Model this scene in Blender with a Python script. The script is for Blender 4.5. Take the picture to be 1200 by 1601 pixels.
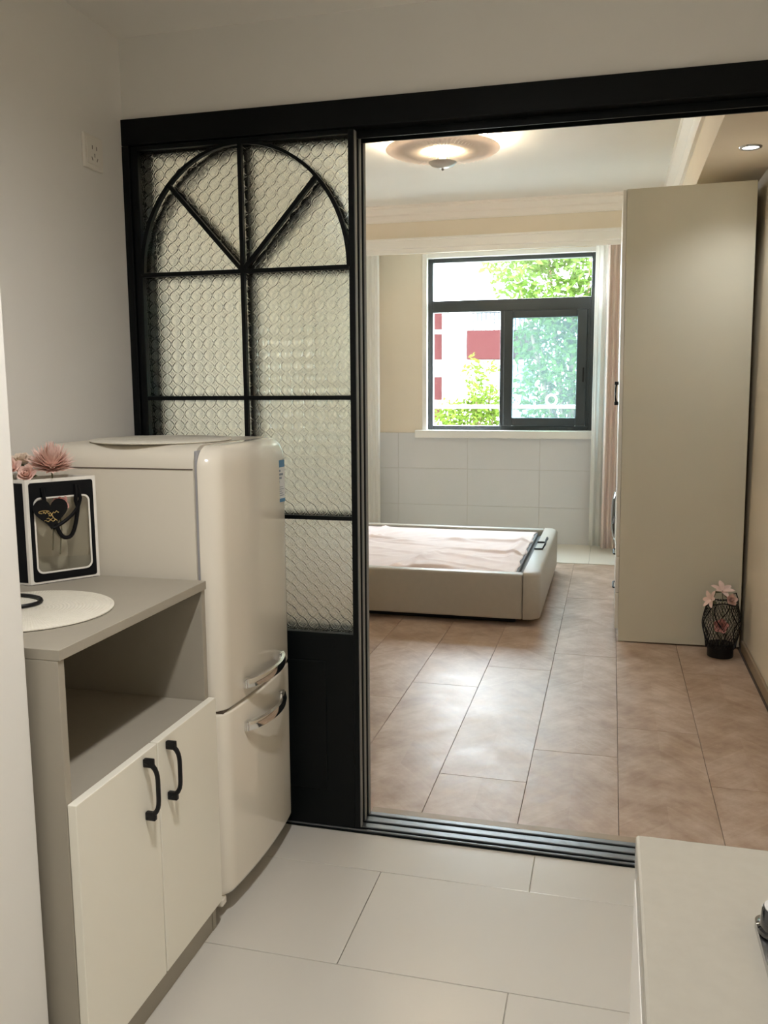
import bpy, bmesh, math, random
from mathutils import Vector, Matrix
random.seed(7)
for o in list(bpy.data.objects): bpy.data.objects.remove(o)
scn = bpy.context.scene
COL = scn.collection
PI = math.pi

# ------------------------------------------------------------------ camera
F_PX, YAW, PITCH, ROLL = 1358.45, 0.255217, 0.140376, -0.0057764
cam_d = bpy.data.cameras.new('camera')
cam = bpy.data.objects.new('camera', cam_d); COL.objects.link(cam)
cam_d.sensor_fit = 'VERTICAL'; cam_d.sensor_height = 24.0
cam_d.lens = F_PX / 1601 * 24.0
cam_d.clip_start = 0.02; cam_d.clip_end = 300
_f = Vector((-math.sin(YAW)*math.cos(PITCH), math.cos(YAW)*math.cos(PITCH), -math.sin(PITCH)))
_r = Vector((math.cos(YAW), math.sin(YAW), 0)); _u = _r.cross(_f)
_c, _s = math.cos(ROLL), math.sin(ROLL)
r2 = _r*_c + _u*_s; u2 = -_r*_s + _u*_c
cam.matrix_world = Matrix(((r2.x, u2.x, -_f.x, 0), (r2.y, u2.y, -_f.y, 0), (r2.z, u2.z, -_f.z, 1.33), (0, 0, 0, 1)))
scn.camera = cam

# ------------------------------------------------------------------ world, sun, exposure
W = bpy.data.worlds.new('sky'); scn.world = W; W.use_nodes = True
wn = W.node_tree.nodes; wn.clear()
wo = wn.new('ShaderNodeOutputWorld'); bg = wn.new('ShaderNodeBackground')
bg.inputs[0].default_value = (0.83, 0.92, 1.0, 1); bg.inputs[1].default_value = 17.0
W.node_tree.links.new(bg.outputs[0], wo.inputs[0])
sun_d = bpy.data.lights.new('sun', 'SUN'); sun_d.energy = 5; sun_d.angle = 0.03; sun_d.color = (1, .96, .88)
sun = bpy.data.objects.new('sun', sun_d); COL.objects.link(sun)
sun.rotation_euler = Vector((0.35, 0.62, -0.8)).to_track_quat('-Z', 'Y').to_euler()
pd = bpy.data.lights.new('window_portal', 'AREA'); pd.shape = 'RECTANGLE'; pd.size = 1.36; pd.size_y = 1.42
pd.cycles.is_portal = True
po = bpy.data.objects.new('window_portal', pd); COL.objects.link(po)
po.location = (-0.853, 7.60, 1.70); po.rotation_euler = (-PI/2, 0, 0)
vs = scn.view_settings
vs.view_transform = 'Standard'; vs.look = 'None'; vs.gamma = 1; vs.use_curve_mapping = False
vs.exposure = 1.2
try:
    scn.cycles.use_denoising = True
    scn.cycles.sample_clamp_indirect = 8
    scn.cycles.max_bounces = 14; scn.cycles.diffuse_bounces = 6
    scn.cycles.transmission_bounces = 14; scn.cycles.transparent_max_bounces = 16
    scn.cycles.caustics_reflective = False; scn.cycles.caustics_refractive = False
except Exception: pass

# ------------------------------------------------------------------ materials
def srgb(r, g, b):
    f = lambda c: (c/255/12.92) if c/255 <= .04045 else ((c/255+.055)/1.055)**2.4
    return (f(r), f(g), f(b), 1)
MATS = {}
def mat(name, col, rough=.5, metal=0, var=.06, scale=6, bump=0, bscale=80, coat=0, spec=.5, sheen=0, subs=0, stretch=None):
    m = bpy.data.materials.new(name); m.use_nodes = True; nt = m.node_tree; n = nt.nodes; l = nt.links
    p = n['Principled BSDF']
    p.inputs['Roughness'].default_value = rough; p.inputs['Metallic'].default_value = metal
    p.inputs['Specular IOR Level'].default_value = spec
    if coat: p.inputs['Coat Weight'].default_value = coat; p.inputs['Coat Roughness'].default_value = .05
    if sheen: p.inputs['Sheen Weight'].default_value = sheen
    tc = n.new('ShaderNodeTexCoord'); co = tc.outputs['Object']
    if stretch:
        mp = n.new('ShaderNodeMapping'); l.new(co, mp.inputs[0]); mp.inputs['Scale'].default_value = stretch; co = mp.outputs[0]
    no = n.new('ShaderNodeTexNoise'); no.inputs['Scale'].default_value = scale; no.inputs['Detail'].default_value = 4
    l.new(co, no.inputs['Vector'])
    mx = n.new('ShaderNodeMix'); mx.data_type = 'RGBA'
    a = tuple(c*(1-var) for c in col[:3])+(1,); b = tuple(min(1, c*(1+var)) for c in col[:3])+(1,)
    mx.inputs[6].default_value = a; mx.inputs[7].default_value = b
    l.new(no.outputs['Fac'], mx.inputs[0]); l.new(mx.outputs[2], p.inputs['Base Color'])
    if bump:
        nb = n.new('ShaderNodeTexNoise'); nb.inputs['Scale'].default_value = bscale; nb.inputs['Detail'].default_value = 3
        l.new(co, nb.inputs['Vector'])
        bm_ = n.new('ShaderNodeBump'); bm_.inputs['Strength'].default_value = bump; bm_.inputs['Distance'].default_value = .002
        l.new(nb.outputs['Fac'], bm_.inputs['Height']); l.new(bm_.outputs[0], p.inputs['Normal'])
    MATS[name] = m; return m
mat('white_paint', (.79, .78, .75, 1), .6, var=.02, bump=.08, bscale=60)
mat('ceiling_paint', (.82, .80, .76, 1), .7, var=.02, bump=.05)
mat('beige_paint', (.80, .715, .59, 1), .6, var=.03, bump=.1, bscale=70)
mat('moulding', (.85, .80, .74, 1), .5, var=.02)
mat('trim_white', (.86, .84, .80, 1), .4, var=.02)
mat('black_frame', (.0018, .0030, .0036, 1), .45, var=.15, scale=20, spec=.18)
mat('edge_lit_grey', (.27, .265, .26, 1), .45, metal=.3, var=.1, scale=30)  # window light on the black leaf edges, put into a grey colour
mat('track_rail', (.20, .215, .23, 1), .35, metal=.8, var=.08, stretch=(1, 60, 60))
mat('grout', (.62, .59, .53, 1), .8)
mat('dark_gap', (.12, .09, .07, 1), .8)
mat('kitchen_tile', (.60, .58, .535, 1), .22, var=.035, scale=3, bump=.02, bscale=20)
mat('balcony_tile', (.80, .75, .66, 1), .3, var=.03, scale=3)
mat('wall_tile', (.70, .70, .71, 1), .25, var=.02, scale=3)
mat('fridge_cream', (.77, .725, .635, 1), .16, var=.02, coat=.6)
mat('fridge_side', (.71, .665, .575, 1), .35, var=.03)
mat('gasket', (.36, .36, .38, 1), .5)
mat('chrome', (.80, .80, .80, 1), .08, metal=1, var=.02)
mat('black_metal', (.005, .005, .006, 1), .4, var=.2, spec=.3)
mat('cab_body', (.355, .325, .268, 1), .5, var=.04, scale=20, bump=.05, bscale=200)
mat('cab_door', (.85, .825, .73, 1), .38, var=.015)
mat('wardrobe_panel', (.72, .69, .575, 1), .45, var=.02)
mat('wardrobe_door', (.82, .80, .75, 1), .35, var=.02)
mat('counter_stone', (.35, .33, .285, 1), .25, var=.05, scale=60)
mat('cab_white', (.82, .80, .76, 1), .35)
mat('window_frame', (.045, .055, .06, 1), .4, var=.08, scale=20)
mat('bed_leather', (.45, .415, .355, 1), .42, var=.05, scale=30, bump=.12, bscale=300)
mat('bed_cloth', (.82, .67, .63, 1), .75, var=.05, scale=12, bump=.15, bscale=500, sheen=.3)
mat('platform_grey', (.20, .20, .21, 1), .8)
mat('strap_black', (.02, .02, .025, 1), .7)
mat('curtain_pink', (.66, .53, .46, 1), .85, var=.04, scale=40, sheen=.2)
mat('skirting_brown', (.33, .25, .17, 1), .45, var=.1, scale=20, stretch=(1, 1, 12))
mat('washer_white', (.82, .82, .82, 1), .3)
mat('black_glass', (.008, .009, .011, 1), .06, var=.1, coat=1)
mat('steel', (.55, .55, .55, 1), .25, metal=1, var=.05, scale=40)
mat('knob_cap', (.85, .86, .88, 1), .18, metal=.5)
mat('bag_black', (.006, .0065, .008, 1), .5, var=.15, scale=30, spec=.12)
mat('bag_white', (.80, .78, .73, 1), .5)
mat('gold_print', (.80, .60, .25, 1), .3, metal=.8, var=.1, scale=80)
mat('ribbon', (.004, .004, .005, 1), .6, spec=.15)
mat('petal_pink', (.87, .65, .58, 1), .7, var=.15, scale=60)
mat('petal_deep', (.76, .40, .36, 1), .7, var=.18, scale=60)
mat('petal_cream', (.82, .70, .58, 1), .7, var=.1, scale=50)
mat('leaf_dull', (.16, .17, .09, 1), .7, var=.25, scale=50)
mat('mat_weave', (.72, .685, .59, 1), .85, var=.06, scale=60, bump=.3, bscale=400)
mat('socket_white', (.80, .77, .71, 1), .35, var=.02)
mat('socket_dark', (.20, .18, .16, 1), .6)
mat('label_white', (.74, .76, .76, 1), .4)
mat('label_blue', (.10, .24, .40, 1), .4)
mat('label_ink', (.22, .27, .32, 1), .5)
mat('facade_white', (.90, .89, .87, 1), .8, var=.03, scale=2, spec=0)
mat('facade_red', (.031, .0105, .0105, 1), .7, var=.12, scale=8, spec=0)
mat('facade_glass', (.12, .15, .17, 1), .15)
mat('railing_grey', (.022, .024, .026, 1), .5, spec=0)
mat('bark', (.16, .11, .07, 1), .9, var=.2, bump=.5, bscale=20, spec=0)
mat('ground_asphalt', (.25, .26, .24, 1), .9, var=.15, spec=0)
mat('guard_rail', (.86, .82, .74, 1), .5)
mat('lamp_cup', (.55, .52, .47, 1), .3, metal=.3)

def new_nodes(name):
    m = bpy.data.materials.new(name); m.use_nodes = True; nt = m.node_tree; MATS[name] = m
    n = nt.nodes; n.clear(); out = n.new('ShaderNodeOutputMaterial')
    return m, nt, n, nt.links, out
class NG:                                                    # tiny helper for node maths
    def __init__(s, n, l): s.n, s.l = n, l
    def m(s, op, a, b=None, c=None):
        x = s.n.new('ShaderNodeMath'); x.operation = op
        for i, v in enumerate((a, b, c)):
            if v is None: continue
            if isinstance(v, (int, float)): x.inputs[i].default_value = v
            else: s.l.new(v, x.inputs[i])
        return x.outputs[0]
def emit_mat(name, col, strength, var=.05):
    m, nt, n, l, out = new_nodes(name)
    e = n.new('ShaderNodeEmission'); e.inputs[1].default_value = strength
    tc = n.new('ShaderNodeTexCoord'); no = n.new('ShaderNodeTexNoise'); no.inputs['Scale'].default_value = 20
    l.new(tc.outputs['Object'], no.inputs['Vector'])
    mx = n.new('ShaderNodeMix'); mx.data_type = 'RGBA'
    mx.inputs[6].default_value = tuple(c*(1-var) for c in col)+(1,); mx.inputs[7].default_value = tuple(col)+(1,)
    l.new(no.outputs['Fac'], mx.inputs[0]); l.new(mx.outputs[2], e.inputs[0]); l.new(e.outputs[0], out.inputs[0])
    return m
emit_mat('lamp_glow', (1.0, .82, .58), 62)
emit_mat('lamp_core', (1.0, .82, .54), 9)
emit_mat('downlight_glow', (.85, .95, 1.0), 3.0)
emit_mat('kitchen_lens_glow', (1.0, .95, .88), 6)

def translucent_mat(name, col, transp=.3, rough=.8, var=.05, scale=20, spec=.05):
    m, nt, n, l, out = new_nodes(name)
    p = n.new('ShaderNodeBsdfPrincipled'); p.inputs['Roughness'].default_value = rough; p.inputs['Specular IOR Level'].default_value = spec
    t = n.new('ShaderNodeBsdfTranslucent'); mx = n.new('ShaderNodeMixShader'); mx.inputs[0].default_value = transp
    tc = n.new('ShaderNodeTexCoord'); no = n.new('ShaderNodeTexNoise'); no.inputs['Scale'].default_value = scale
    l.new(tc.outputs['Object'], no.inputs['Vector'])
    cm = n.new('ShaderNodeMix'); cm.data_type = 'RGBA'
    cm.inputs[6].default_value = tuple(c*(1-var) for c in col[:3])+(1,); cm.inputs[7].default_value = tuple(col[:3])+(1,)
    l.new(no.outputs['Fac'], cm.inputs[0])
    l.new(cm.outputs[2], p.inputs['Base Color']); l.new(cm.outputs[2], t.inputs[0])
    l.new(p.outputs[0], mx.inputs[1]); l.new(t.outputs[0], mx.inputs[2]); l.new(mx.outputs[0], out.inputs[0])
    return m
translucent_mat('sheer_white', (.94, .93, .90), .5)
translucent_mat('leaf_fresh', (.078, .125, .014), .45, .5, .45, 3)
translucent_mat('leaf_green', (.070, .125, .020), .40, .5, .45, 3)
translucent_mat('lamp_disc', (.95, .88, .82), .16, .35)

def clear_glass(name, tint, refl=.06, haze=0, hazecol=(.8, .9, .95)):
    m, nt, n, l, out = new_nodes(name)
    t = n.new('ShaderNodeBsdfTransparent'); t.inputs[0].default_value = tuple(tint)+(1,)
    g = n.new('ShaderNodeBsdfGlossy'); g.inputs['Roughness'].default_value = .03
    mx = n.new('ShaderNodeMixShader'); mx.inputs[0].default_value = refl
    tc = n.new('ShaderNodeTexCoord'); no = n.new('ShaderNodeTexNoise'); no.inputs['Scale'].default_value = 4
    l.new(tc.outputs['Object'], no.inputs['Vector'])
    l.new(t.outputs[0], mx.inputs[1]); l.new(g.outputs[0], mx.inputs[2]); last = mx.outputs[0]
    if haze:
        tr = n.new('ShaderNodeBsdfTranslucent'); tr.inputs[0].default_value = tuple(hazecol)+(1,)
        m2 = n.new('ShaderNodeMixShader')
        mm = n.new('ShaderNodeMath'); mm.operation = 'MULTIPLY_ADD'; l.new(no.outputs['Fac'], mm.inputs[0])
        mm.inputs[1].default_value = haze*.2; mm.inputs[2].default_value = haze*.9
        l.new(mm.outputs[0], m2.inputs[0])
        l.new(last, m2.inputs[1]); l.new(tr.outputs[0], m2.inputs[2]); last = m2.outputs[0]
    l.new(last, out.inputs[0]); return m
clear_glass('pane_clear', (.97, .98, .98))
clear_glass('pane_hazy', (.50, .60, .62), .05, .022)
clear_glass('bag_film', (.86, .85, .80), .10, .06, (.8, .8, .75))

def pattern_glass():
    m, nt, n, l, out = new_nodes('pattern_glass')
    q = NG(n, l)
    tc = n.new('ShaderNodeTexCoord'); sp = n.new('ShaderNodeSeparateXYZ'); l.new(tc.outputs['Object'], sp.inputs[0])
    P = .0345
    u = q.m('DIVIDE', sp.outputs[0], P); v = q.m('DIVIDE', sp.outputs[2], P)
    fu = q.m('SUBTRACT', q.m('FRACT', u), .5); fv = q.m('SUBTRACT', q.m('FRACT', v), .5)
    a4 = lambda x: q.m('POWER', q.m('ABSOLUTE', x), 1.6)
    r = q.m('POWER', q.m('ADD', a4(fu), a4(fv)), 1/1.6)
    ring = q.m('MAXIMUM', q.m('SUBTRACT', 1, q.m('DIVIDE', q.m('ABSOLUTE', q.m('SUBTRACT', r, .47)), .08)), 0)
    dome = q.m('MULTIPLY', q.m('SUBTRACT', .47, r), .35)
    gu = q.m('SUBTRACT', q.m('FRACT', q.m('ADD', u, .5)), .5); gv = q.m('SUBTRACT', q.m('FRACT', q.m('ADD', v, .5)), .5)
    dsum = q.m('ADD', q.m('ABSOLUTE', gu), q.m('ABSOLUTE', gv))
    dia = q.m('MULTIPLY', q.m('MAXIMUM', q.m('SUBTRACT', 1, q.m('DIVIDE', q.m('ABSOLUTE', q.m('SUBTRACT', dsum, .13)), .06)), 0), .5)
    fine = q.m('MULTIPLY', q.m('MULTIPLY', q.m('SINE', q.m('MULTIPLY', u, 50.27)), q.m('SINE', q.m('MULTIPLY', v, 50.27))), .10)
    h = q.m('ADD', q.m('ADD', q.m('ADD', ring, dome), dia), fine)
    bp = n.new('ShaderNodeBump'); bp.inputs['Strength'].default_value = 1.0; bp.inputs['Distance'].default_value = .0013
    l.new(h, bp.inputs['Height'])
    rf = n.new('ShaderNodeBsdfRefraction'); rf.inputs['IOR'].default_value = 1.3; rf.inputs['Roughness'].default_value = .09
    rf.inputs[0].default_value = (.995, 1, .985, 1)
    l.new(bp.outputs[0], rf.inputs['Normal'])
    gl = n.new('ShaderNodeBsdfGlossy'); gl.inputs['Roughness'].default_value = .12; l.new(bp.outputs[0], gl.inputs['Normal'])
    tp = n.new('ShaderNodeBsdfTransparent'); tp.inputs[0].default_value = (.95, .97, .94, 1)
    m0 = n.new('ShaderNodeMixShader'); m0.inputs[0].default_value = .0
    l.new(rf.outputs[0], m0.inputs[1]); l.new(tp.outputs[0], m0.inputs[2])
    m1 = n.new('ShaderNodeMixShader'); m1.inputs[0].default_value = .018
    l.new(m0.outputs[0], m1.inputs[1]); l.new(gl.outputs[0], m1.inputs[2]); l.new(m1.outputs[0], out.inputs[0])
pattern_glass()

def plank_mat():
    m, nt, n, l, out = new_nodes('floor_plank')
    q = NG(n, l)
    p = n.new('ShaderNodeBsdfPrincipled'); l.new(p.outputs[0], out.inputs[0])
    tc = n.new('ShaderNodeTexCoord'); oi = n.new('ShaderNodeObjectInfo')
    sp = n.new('ShaderNodeSeparateXYZ'); l.new(tc.outputs['Object'], sp.inputs[0])
    sh = q.m('MULTIPLY', oi.outputs['Random'], 37.0)
    d = q.m('ADD', q.m('ADD', sp.outputs[1], q.m('MULTIPLY', q.m('ABSOLUTE', sp.outputs[0]), 1.15)), sh)
    e = q.m('SUBTRACT', q.m('MULTIPLY', q.m('ABSOLUTE', sp.outputs[0]), 1.0), q.m('MULTIPLY', sp.outputs[1], .87))
    blk = q.m('FLOOR', q.m('DIVIDE', d, .11))
    side = q.m('MULTIPLY', q.m('SIGN', sp.outputs[0]), 13.7)
    wn_ = n.new('ShaderNodeTexWhiteNoise'); wn_.noise_dimensions = '1D'; l.new(q.m('ADD', blk, side), wn_.inputs['W'])
    cb = n.new('ShaderNodeCombineXYZ'); l.new(q.m('MULTIPLY', d, 26), cb.inputs[0]); l.new(q.m('MULTIPLY', e, 2.2), cb.inputs[1]); l.new(q.m('ADD', blk, sh), cb.inputs[2])
    st = n.new('ShaderNodeTexNoise'); st.inputs['Scale'].default_value = 1.6; st.inputs['Detail'].default_value = 5; l.new(cb.outputs[0], st.inputs['Vector'])
    off = n.new('ShaderNodeVectorMath'); off.operation = 'ADD'; l.new(tc.outputs['Object'], off.inputs[0])
    cb2 = n.new('ShaderNodeCombineXYZ'); l.new(sh, cb2.inputs[0]); l.new(sh, cb2.inputs[2]); l.new(cb2.outputs[0], off.inputs[1])
    bl = n.new('ShaderNodeTexNoise'); bl.inputs['Scale'].default_value = 7; bl.inputs['Detail'].default_value = 6; bl.inputs['Roughness'].default_value = .65
    l.new(off.outputs[0], bl.inputs['Vector'])
    t = q.m('ADD', q.m('ADD', q.m('MULTIPLY', wn_.outputs['Value'], .07), q.m('MULTIPLY', st.outputs['Fac'], .16)), q.m('MULTIPLY', bl.outputs['Fac'], .80))
    rp = n.new('ShaderNodeValToRGB'); l.new(t, rp.inputs[0])
    cr = rp.color_ramp; cr.elements[0].position = .36; cr.elements[0].color = (.335, .222, .148, 1)
    cr.elements[1].position = .70; cr.elements[1].color = (.60, .475, .385, 1)
    el = cr.elements.new(.52); el.color = (.455, .33, .245, 1)
    l.new(rp.outputs[0], p.inputs['Base Color'])
    p.inputs['Specular IOR Level'].default_value = .42
    rr = q.m('ADD', q.m('MULTIPLY', bl.outputs['Fac'], .26), .25); l.new(rr, p.inputs['Roughness'])
    bp = n.new('ShaderNodeBump'); bp.inputs['Strength'].default_value = .06; bp.inputs['Distance'].default_value = .002
    l.new(t, bp.inputs['Height']); l.new(bp.outputs[0], p.inputs['Normal'])
plank_mat()

def weave_mat():                                             # concentric rows of a braided round placemat
    m, nt, n, l, out = new_nodes('braided_mat')
    q = NG(n, l); p = n.new('ShaderNodeBsdfPrincipled'); l.new(p.outputs[0], out.inputs[0]); p.inputs['Roughness'].default_value = .85
    tc = n.new('ShaderNodeTexCoord'); sp = n.new('ShaderNodeSeparateXYZ'); l.new(tc.outputs['Object'], sp.inputs[0])
    r = q.m('SQRT', q.m('ADD', q.m('MULTIPLY', sp.outputs[0], sp.outputs[0]), q.m('MULTIPLY', sp.outputs[1], sp.outputs[1])))
    a = q.m('ARCTAN2', sp.outputs[1], sp.outputs[0])
    h = q.m('ADD', q.m('SINE', q.m('MULTIPLY', r, 2*PI/.0075)), q.m('MULTIPLY', q.m('SINE', q.m('MULTIPLY', a, 160)), .5))
    bp = n.new('ShaderNodeBump'); bp.inputs['Strength'].default_value = .5; bp.inputs['Distance'].default_value = .001
    l.new(h, bp.inputs['Height']); l.new(bp.outputs[0], p.inputs['Normal'])
    no = n.new('ShaderNodeTexNoise'); no.inputs['Scale'].default_value = 90; l.new(tc.outputs['Object'], no.inputs['Vector'])
    mx = n.new('ShaderNodeMix'); mx.data_type = 'RGBA'; mx.inputs[6].default_value = (.70, .665, .57, 1); mx.inputs[7].default_value = (.80, .77, .68, 1)
    l.new(no.outputs['Fac'], mx.inputs[0]); l.new(mx.outputs[2], p.inputs['Base Color'])
weave_mat()

# ------------------------------------------------------------------ mesh helpers
class MB:
    def __init__(s): s.bm = bmesh.new()
    def box(s, x0, x1, y0, y1, z0, z1, bev=0, seg=2):
        r = bmesh.ops.create_cube(s.bm, size=1)
        vs_ = r['verts']
        for v in vs_:
            v.co = Vector((x0+(v.co.x+.5)*(x1-x0), y0+(v.co.y+.5)*(y1-y0), z0+(v.co.z+.5)*(z1-z0)))
        if bev:
            es = list({e for v in vs_ for e in v.link_edges})
            bmesh.ops.bevel(s.bm, geom=es, offset=bev, segments=seg, profile=.5, affect='EDGES')
        return s
    def prism(s, pts, axis, a, b):                           # polygon extruded along an axis
        def P(p, t):
            return {'x': (t, p[0], p[1]), 'y': (p[0], t, p[1]), 'z': (p[0], p[1], t)}[axis]
        A = [s.bm.verts.new(P(p, a)) for p in pts]; B = [s.bm.verts.new(P(p, b)) for p in pts]
        k = len(pts)
        s.bm.faces.new(A); s.bm.faces.new(B[::-1])
        for i in range(k): s.bm.faces.new((A[i], B[i], B[(i+1) % k], A[(i+1) % k]))
        return s
    def loft(s, rings, cap=True, close=True):
        R = [[s.bm.verts.new(p) for p in r] for r in rings]
        k = len(R[0])
        for a, b in zip(R, R[1:]):
            for i in range(k if close else k-1):
                s.bm.faces.new((a[i], a[(i+1) % k], b[(i+1) % k], b[i]))
        if cap: s.bm.faces.new(R[0][::-1]); s.bm.faces.new(R[-1])
        return s
    def tube(s, pts, r, seg=8, closed=False):
        pts = [Vector(p) for p in pts]; n_ = len(pts); rings = []
        up = None
        for i, p in enumerate(pts):
            t = (pts[(i+1) % n_]-pts[i-1]) if closed else (pts[min(i+1, n_-1)]-pts[max(i-1, 0)])
            t.normalize()
            if up is None: up = t.orthogonal().normalized()
            up = (up - t*up.dot(t)); up = up.normalized() if up.length > 1e-6 else t.orthogonal().normalized()
            sd = t.cross(up); rr = r(i/(n_-1)) if callable(r) else r
            rings.append([p+(up*math.cos(2*PI*k/seg)+sd*math.sin(2*PI*k/seg))*rr for k in range(seg)])
        if closed: rings.append(rings[0])
        return s.loft(rings, cap=not closed)
    def lathe(s, prof, c=(0, 0, 0), seg=32):
        rings = [[(c[0]+r*math.cos(2*PI*k/seg), c[1]+r*math.sin(2*PI*k/seg), c[2]+z) for k in range(seg)] for r, z in prof]
        return s.loft(rings, cap=True)
    def rot(s, M): bmesh.ops.transform(s.bm, matrix=M, verts=s.bm.verts); return s
    def mesh(s, name, m, smooth=False, auto=True):
        bmesh.ops.remove_doubles(s.bm, verts=s.bm.verts, dist=1e-6)
        bmesh.ops.recalc_face_normals(s.bm, faces=s.bm.faces)
        me = bpy.data.meshes.new(name); s.bm.to_mesh(me); s.bm.free()
        if m: me.materials.append(MATS[m])
        if smooth:
            for p in me.polygons: p.use_smooth = True
            if auto:
                try: me.set_sharp_from_angle(angle=math.radians(42))
                except Exception: pass
        return me
    def build(s, name, m, parent=None, smooth=False, loc=None):
        return obj(name, s.mesh(name, m, smooth), parent, loc)
def obj(name, me, parent=None, loc=None):
    o = bpy.data.objects.new(name, me); COL.objects.link(o)
    if parent is not None: o.parent = parent
    if loc is not None: o.location = loc
    return o
def tag(o, label, cat=None, group=None, kind=None):
    o['label'] = label
    if cat: o['category'] = cat
    if group: o['group'] = group
    if kind: o['kind'] = kind
    return o
def thing(name, label, cat, loc=(0, 0, 0), rz=0, group=None):
    o = bpy.data.objects.new(name, None); COL.objects.link(o); o.location = loc; o.rotation_euler.z = rz
    o.empty_display_size = .05
    return tag(o, label, cat, group)
def struct(o, label, cat): o['kind'] = 'structure'; o['label'] = label; o['category'] = cat; return o
def sroot(name, label, cat): return struct(thing(name, label, cat), label, cat)
def copy_tree(o, parent=None):
    c = o.copy(); COL.objects.link(c); c.parent = parent
    for ch in list(o.children): copy_tree(ch, c)
    return c
def B(x0, x1, y0, y1, z0, z1, bev=0, seg=2): return MB().box(x0, x1, y0, y1, z0, z1, bev, seg)

# ------------------------------------------------------------------ structure: the shell
XL, XN, XR, XB = -1.40, -0.968, 0.685, -2.60                 # kitchen left wall, near-left wall, right wall, bedroom left wall
YD, YDB, YS, YW, YE = 2.369, 2.51, 6.685, 7.50, -1.60        # door front, door back, balcony step, window wall, wall behind
ZK, ZC, ZS = 2.33, 2.70, 2.36                                # kitchen ceiling, bedroom ceiling, soffit

floor = sroot('floor', 'kitchen tiles and bedroom planks laid as one level floor', 'floor')
B(XB-.15, XR+.15, YE-.15, YDB-.001, -.12, -.006).build('tile_bed', 'grout', floor)
B(XB-.15, XR+.15, YDB-.001, YW+.2, -.12, -.004).build('plank_bed', 'dark_gap', floor)
cache = {}
def slab(name, m, x0, x1, y0, y1, gap, th, bev, parent, top=0.0):
    w, d = round(x1-x0-gap, 4), round(y1-y0-gap, 4)
    k = (name, w, d)
    if k not in cache: cache[k] = B(-w/2, w/2, -d/2, d/2, -th, 0, bev, 1).mesh(name, m)
    return obj(name, cache[k], parent, ((x0+x1)/2, (y0+y1)/2, top))
rows = [(2.179, YD, -.175), (1.774, 2.179, -.583), (1.369, 1.774, -.184), (.964, 1.369, -.583), (.559, .964, -.184), (.154, .559, -.583)]
for y0, y1, xj in rows:
    xs = [XL] + sorted(x for x in (xj-.81, xj, xj+.81) if XL+.02 < x < XR-.02) + [XR]
    for a, b in zip(xs, xs[1:]): slab('floor_tile', 'kitchen_tile', a, b, y0, y1, .0022, .006, .0008, floor)
slab('floor_tile', 'kitchen_tile', XL, XR, YE, .154, .0022, .006, .0008, floor)
PW, PLN = .3017, 1.22
starts = {0: 3.118, -1: 2.834, -2: 3.746, -3: 3.53, 1: 3.41, 2: 2.95, -4: 2.9, -5: 3.3, -6: 3.1, -7: 3.6, -8: 2.8}
for k in range(-8, 3):
    x0 = .0587 + PW*(k-1); x1 = x0 + PW
    x0c, x1c = max(x0, XB), min(x1, XR)
    if x1c - x0c < .02: continue
    ys = [YDB] + [y for y in (starts.get(k, 3)+PLN*i for i in range(-2, 5)) if YDB+.03 < y < YS-.03] + [YS]
    for a, b in zip(ys, ys[1:]): slab('floor_plank', 'floor_plank', x0c, x1c, a, b, .0018, .004, .0006, floor)
for i in range(4):
    a = XB + i*(XR-XB)/4; slab('balcony_tile', 'balcony_tile', a, a+(XR-XB)/4, YS, YW, .0015, .004, .0006, floor, .004)
B(-.70, XR, YDB-.012, YDB+.022, 0, .006, .002).build('threshold_strip', 'skirting_brown', floor)

struct(B(XL-1.3, XL, 1.25, YDB-.001, -.1, ZC).build('wall_left', 'white_paint'), 'white painted wall behind the fridge with the socket plate', 'wall')
struct(B(XL-1.3, XN, YE-.15, 1.25, -.1, ZC, .004).build('wall_left_near', 'white_paint'), 'pale wall edge at the left border of the picture', 'wall')
struct(B(XL, XR+.3, YD+.012, YDB, 2.106, ZC+.2).build('wall_partition', 'white_paint'), 'white wall strip above the black door header', 'wall')
struct(B(XB-.2, XL-.0005, YDB-.001, YDB+.08, -.1, ZC+.2).build('wall_partition_side', 'beige_paint'), 'bedroom side of the partition wall beside the sliding doors', 'wall')
struct(B(XR, XR+.2, YE-.2, YW+.2, -.1, ZC+.2).build('wall_right', 'beige_paint'), 'beige wall right of the wardrobe', 'wall')
struct(B(XL-1.3, XR+.2, YE-.2, YE, -.1, ZC+.2).build('wall_back', 'white_paint'), 'white wall behind the viewer', 'wall')
struct(B(XB-.2, XB, YDB, YW+.2, -.1, ZC+.2).build('wall_bedroom_left', 'beige_paint'), 'beige bedroom wall at the head of the bed', 'wall')
struct(B(XL-1.3, XR+.2, YE-.2, YD+.012, ZK, ZK+.3).build('ceiling', 'ceiling_paint'), 'white kitchen ceiling above the sliding door', 'ceiling')
struct(B(XB-.2, XR+.2, YDB, YW+.2, ZC, ZC+.15).build('ceiling_bedroom', 'ceiling_paint'), 'white bedroom ceiling around the round lamp', 'ceiling')

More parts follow.
